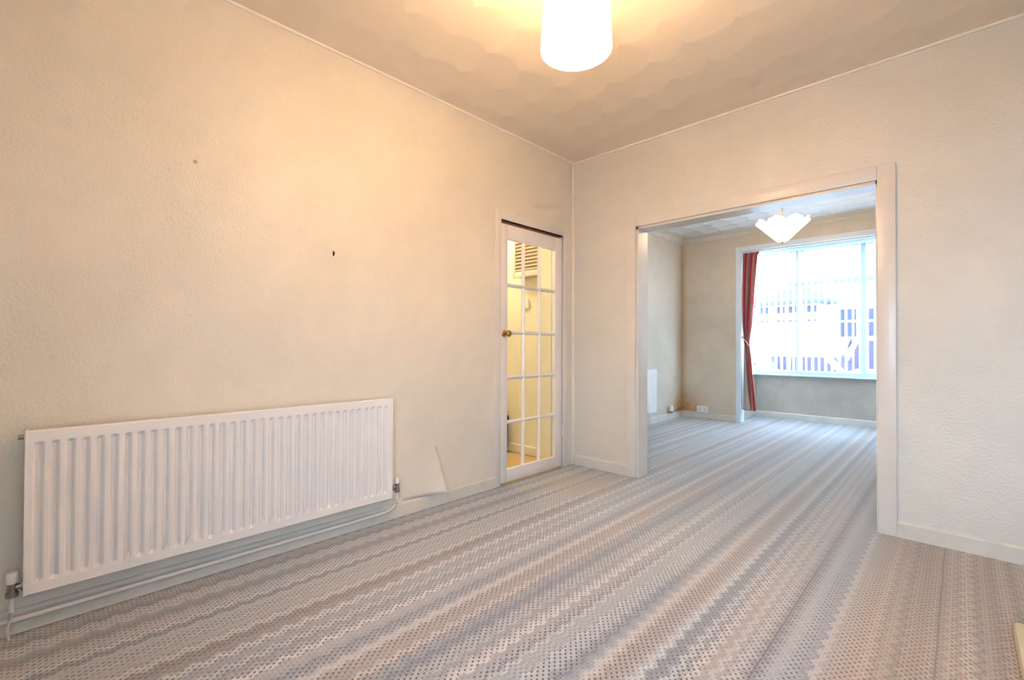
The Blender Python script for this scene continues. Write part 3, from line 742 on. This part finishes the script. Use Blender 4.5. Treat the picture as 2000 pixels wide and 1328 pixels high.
# porch bay
px0, px1, py = -3.35, -.95, 15.9
part('porch_wall', M['soil'], ho, [((px0 + .15, py + .1, GZ), (px1 - .15, 17, 1.0))])
part('porch_post', M['darkglass'], ho, [((px0 + .18, py + .12, 1.0), (px0 + .62, 16.9, 2.55))])
part('porch_window', M['upvc'], ho, [((px0 + .15, py + .1, 1.0), (px1 - .15, 17, 2.58))])
for k in range(4):
    xa = px0 + .25 + k * .5
    part('porch_pane', M['darkglass'], ho, [((xa, py + .085, 2.26), (xa + .38, py + .11, 2.5))]); part('porch_pane', M['darkglass'], ho, [((xa, py + .085, 1.94), (xa + .38, py + .11, 2.0))])
bm = bmesh.new()
v = [bm.verts.new(p) for p in ((px0 - .2, py - .2, 2.58), (px1 + .2, py - .2, 2.58), (px1 + .2, 17, 2.58), (px0 - .2, 17, 2.58), (px0 + .75, 17, 3.25), (px1 - .75, 17, 3.25), (px0 - .2, py - .2, 2.68), (px1 + .2, py - .2, 2.68), (px1 + .2, 17, 2.68), (px0 - .2, 17, 2.68))]
for f in ((0, 1, 7, 6), (1, 2, 8, 7), (3, 0, 6, 9), (0, 3, 2, 1), (6, 7, 5, 4), (7, 8, 5), (9, 6, 4), (9, 4, 5, 8), (2, 3, 9, 8)): bm.faces.new([v[i] for i in f])
obj('porch_roof', bm, M['slate'], ho)
part('front_door', M['darkglass'], ho, [((-5.2, 16.93, GZ + .15), (-4.3, 17, 1.9))])

def car(x, y, heading, paint, label, s=1.0, tall=0):
    t = thing('car', label, 'car', (x, y, GZ), 'cars parked in the street')
    L = 4.1 * s; wd = .84
    body = [(-L / 2, .32), (-L / 2, .62), (-L / 2 + .12, .80), (-L / 2 + .25, .92), (L / 2 - 1.15, .95), (L / 2 - .25, .74), (L / 2, .58), (L / 2, .30), (L / 2 - .4, .22), (-L / 2 + .3, .22)]
    roof = [(-L / 2 + .22, .90), (-L / 2 + .55, 1.38 + tall), (-L / 2 + .9, 1.46 + tall), (.15, 1.46 + tall), (.55, 1.40 + tall), (L / 2 - 1.10, .92)]
    def sweep(pr, ws, inset=0):
        bm = bmesh.new(); R = []
        for sgn, wf in ((-1, 1), (1, 1)):
            R.append([bm.verts.new((a, sgn * ws(b), b)) for a, b in pr])
        n = len(pr)
        bm.faces.new(R[0][::-1]); bm.faces.new(R[1])
        for i in range(n): bm.faces.new((R[0][i], R[0][(i + 1) % n], R[1][(i + 1) % n], R[1][i]))
        return bm
    tr_ = Matrix.Translation((x, y, GZ)) @ Matrix.Rotation(heading, 4, 'Z')
    def put(name, bm, mat, sm=False):
        bmesh.ops.transform(bm, matrix=tr_, verts=bm.verts); return obj(name, bm, mat, t, sm)
    bm = sweep(body, lambda z: wd); bmesh.ops.bevel(bm, geom=bm.edges[:], offset=.05, segments=2, affect='EDGES'); put('car_body', bm, paint, True)
    bm = sweep(roof, lambda z: wd - .04 - .22 * (z - .9)); bmesh.ops.bevel(bm, geom=bm.edges[:], offset=.03, segments=2, affect='EDGES'); put('cabin', bm, paint, True)
    for sgn in (-1, 1):
        for (xa, xb, ta, tb) in ((-L / 2 + .5, -.32, -L / 2 + .72, -.32), (-.24, L / 2 - 1.30, -.24, .42)):
            zt_ = 1.33 + tall; yy = lambda z: sgn * (wd - .035 - .22 * (z - .9))
            bm = bmesh.new(); vs = [bm.verts.new(p) for p in ((xa, yy(.97), .97), (xb, yy(.97), .97), (tb, yy(zt_), zt_), (ta, yy(zt_), zt_))]
            f = bm.faces.new(vs); r = bmesh.ops.extrude_face_region(bm, geom=[f]); bmesh.ops.translate(bm, verts=[e for e in r['geom'] if isinstance(e, bmesh.types.BMVert)], vec=(0, sgn * .012, 0)); put('side_window', bm, M['carglass'])
        for wx in (-L / 2 + .75, L / 2 - .8):
            bm = bmesh.new(); lathe(bm, [(-.1, .26), (-.08, .31), (.07, .31), (.1, .26)], (wx, sgn * (wd - .08), .31), (0, 1, 0), 20); put('wheel', bm, M['tyre'])
            bm = bmesh.new(); lathe(bm, [(0, .19), (.015, .17), (.02, .05)], (wx, sgn * (wd + .015), .31), (0, sgn, 0), 16); put('hub_cap', bm, M['chrome'])
        bm = bmesh.new(); box(bm, (L / 2 - .12, sgn * .62 - .13, .62), (L / 2 + .005, sgn * .62 + .13, .72), .01); put('headlight', bm, M['plastic'])
        bm = bmesh.new(); box(bm, (-L / 2 - .01, sgn * .68 - .09, .60), (-L / 2 + .08, sgn * .68 + .09, .80), .01); put('tail_light', bm, M['red'])
    bm = bmesh.new(); zt_ = 1.36 + tall
    vs = [bm.verts.new(p) for p in ((L / 2 - 1.19, -.72, .98), (L / 2 - 1.19, .72, .98), (.60, .66, zt_), (.60, -.66, zt_))]
    f = bm.faces.new(vs); r = bmesh.ops.extrude_face_region(bm, geom=[f]); bmesh.ops.translate(bm, verts=[e for e in r['geom'] if isinstance(e, bmesh.types.BMVert)], vec=(.03, 0, .02)); put('windscreen', bm, M['carglass'])
car(-1.6, 8.6, 0, M['carpaint'], 'white hatchback parked nearest the window, at its left')
car(-.35, 10.6, 0, M['carpaint2'], 'silver car parked behind the white hatchback, right of it')
car(.85, 13.4, math.pi, M['carpaint'], 'tall white car farthest across the street, right of the mullion', tall=.42)
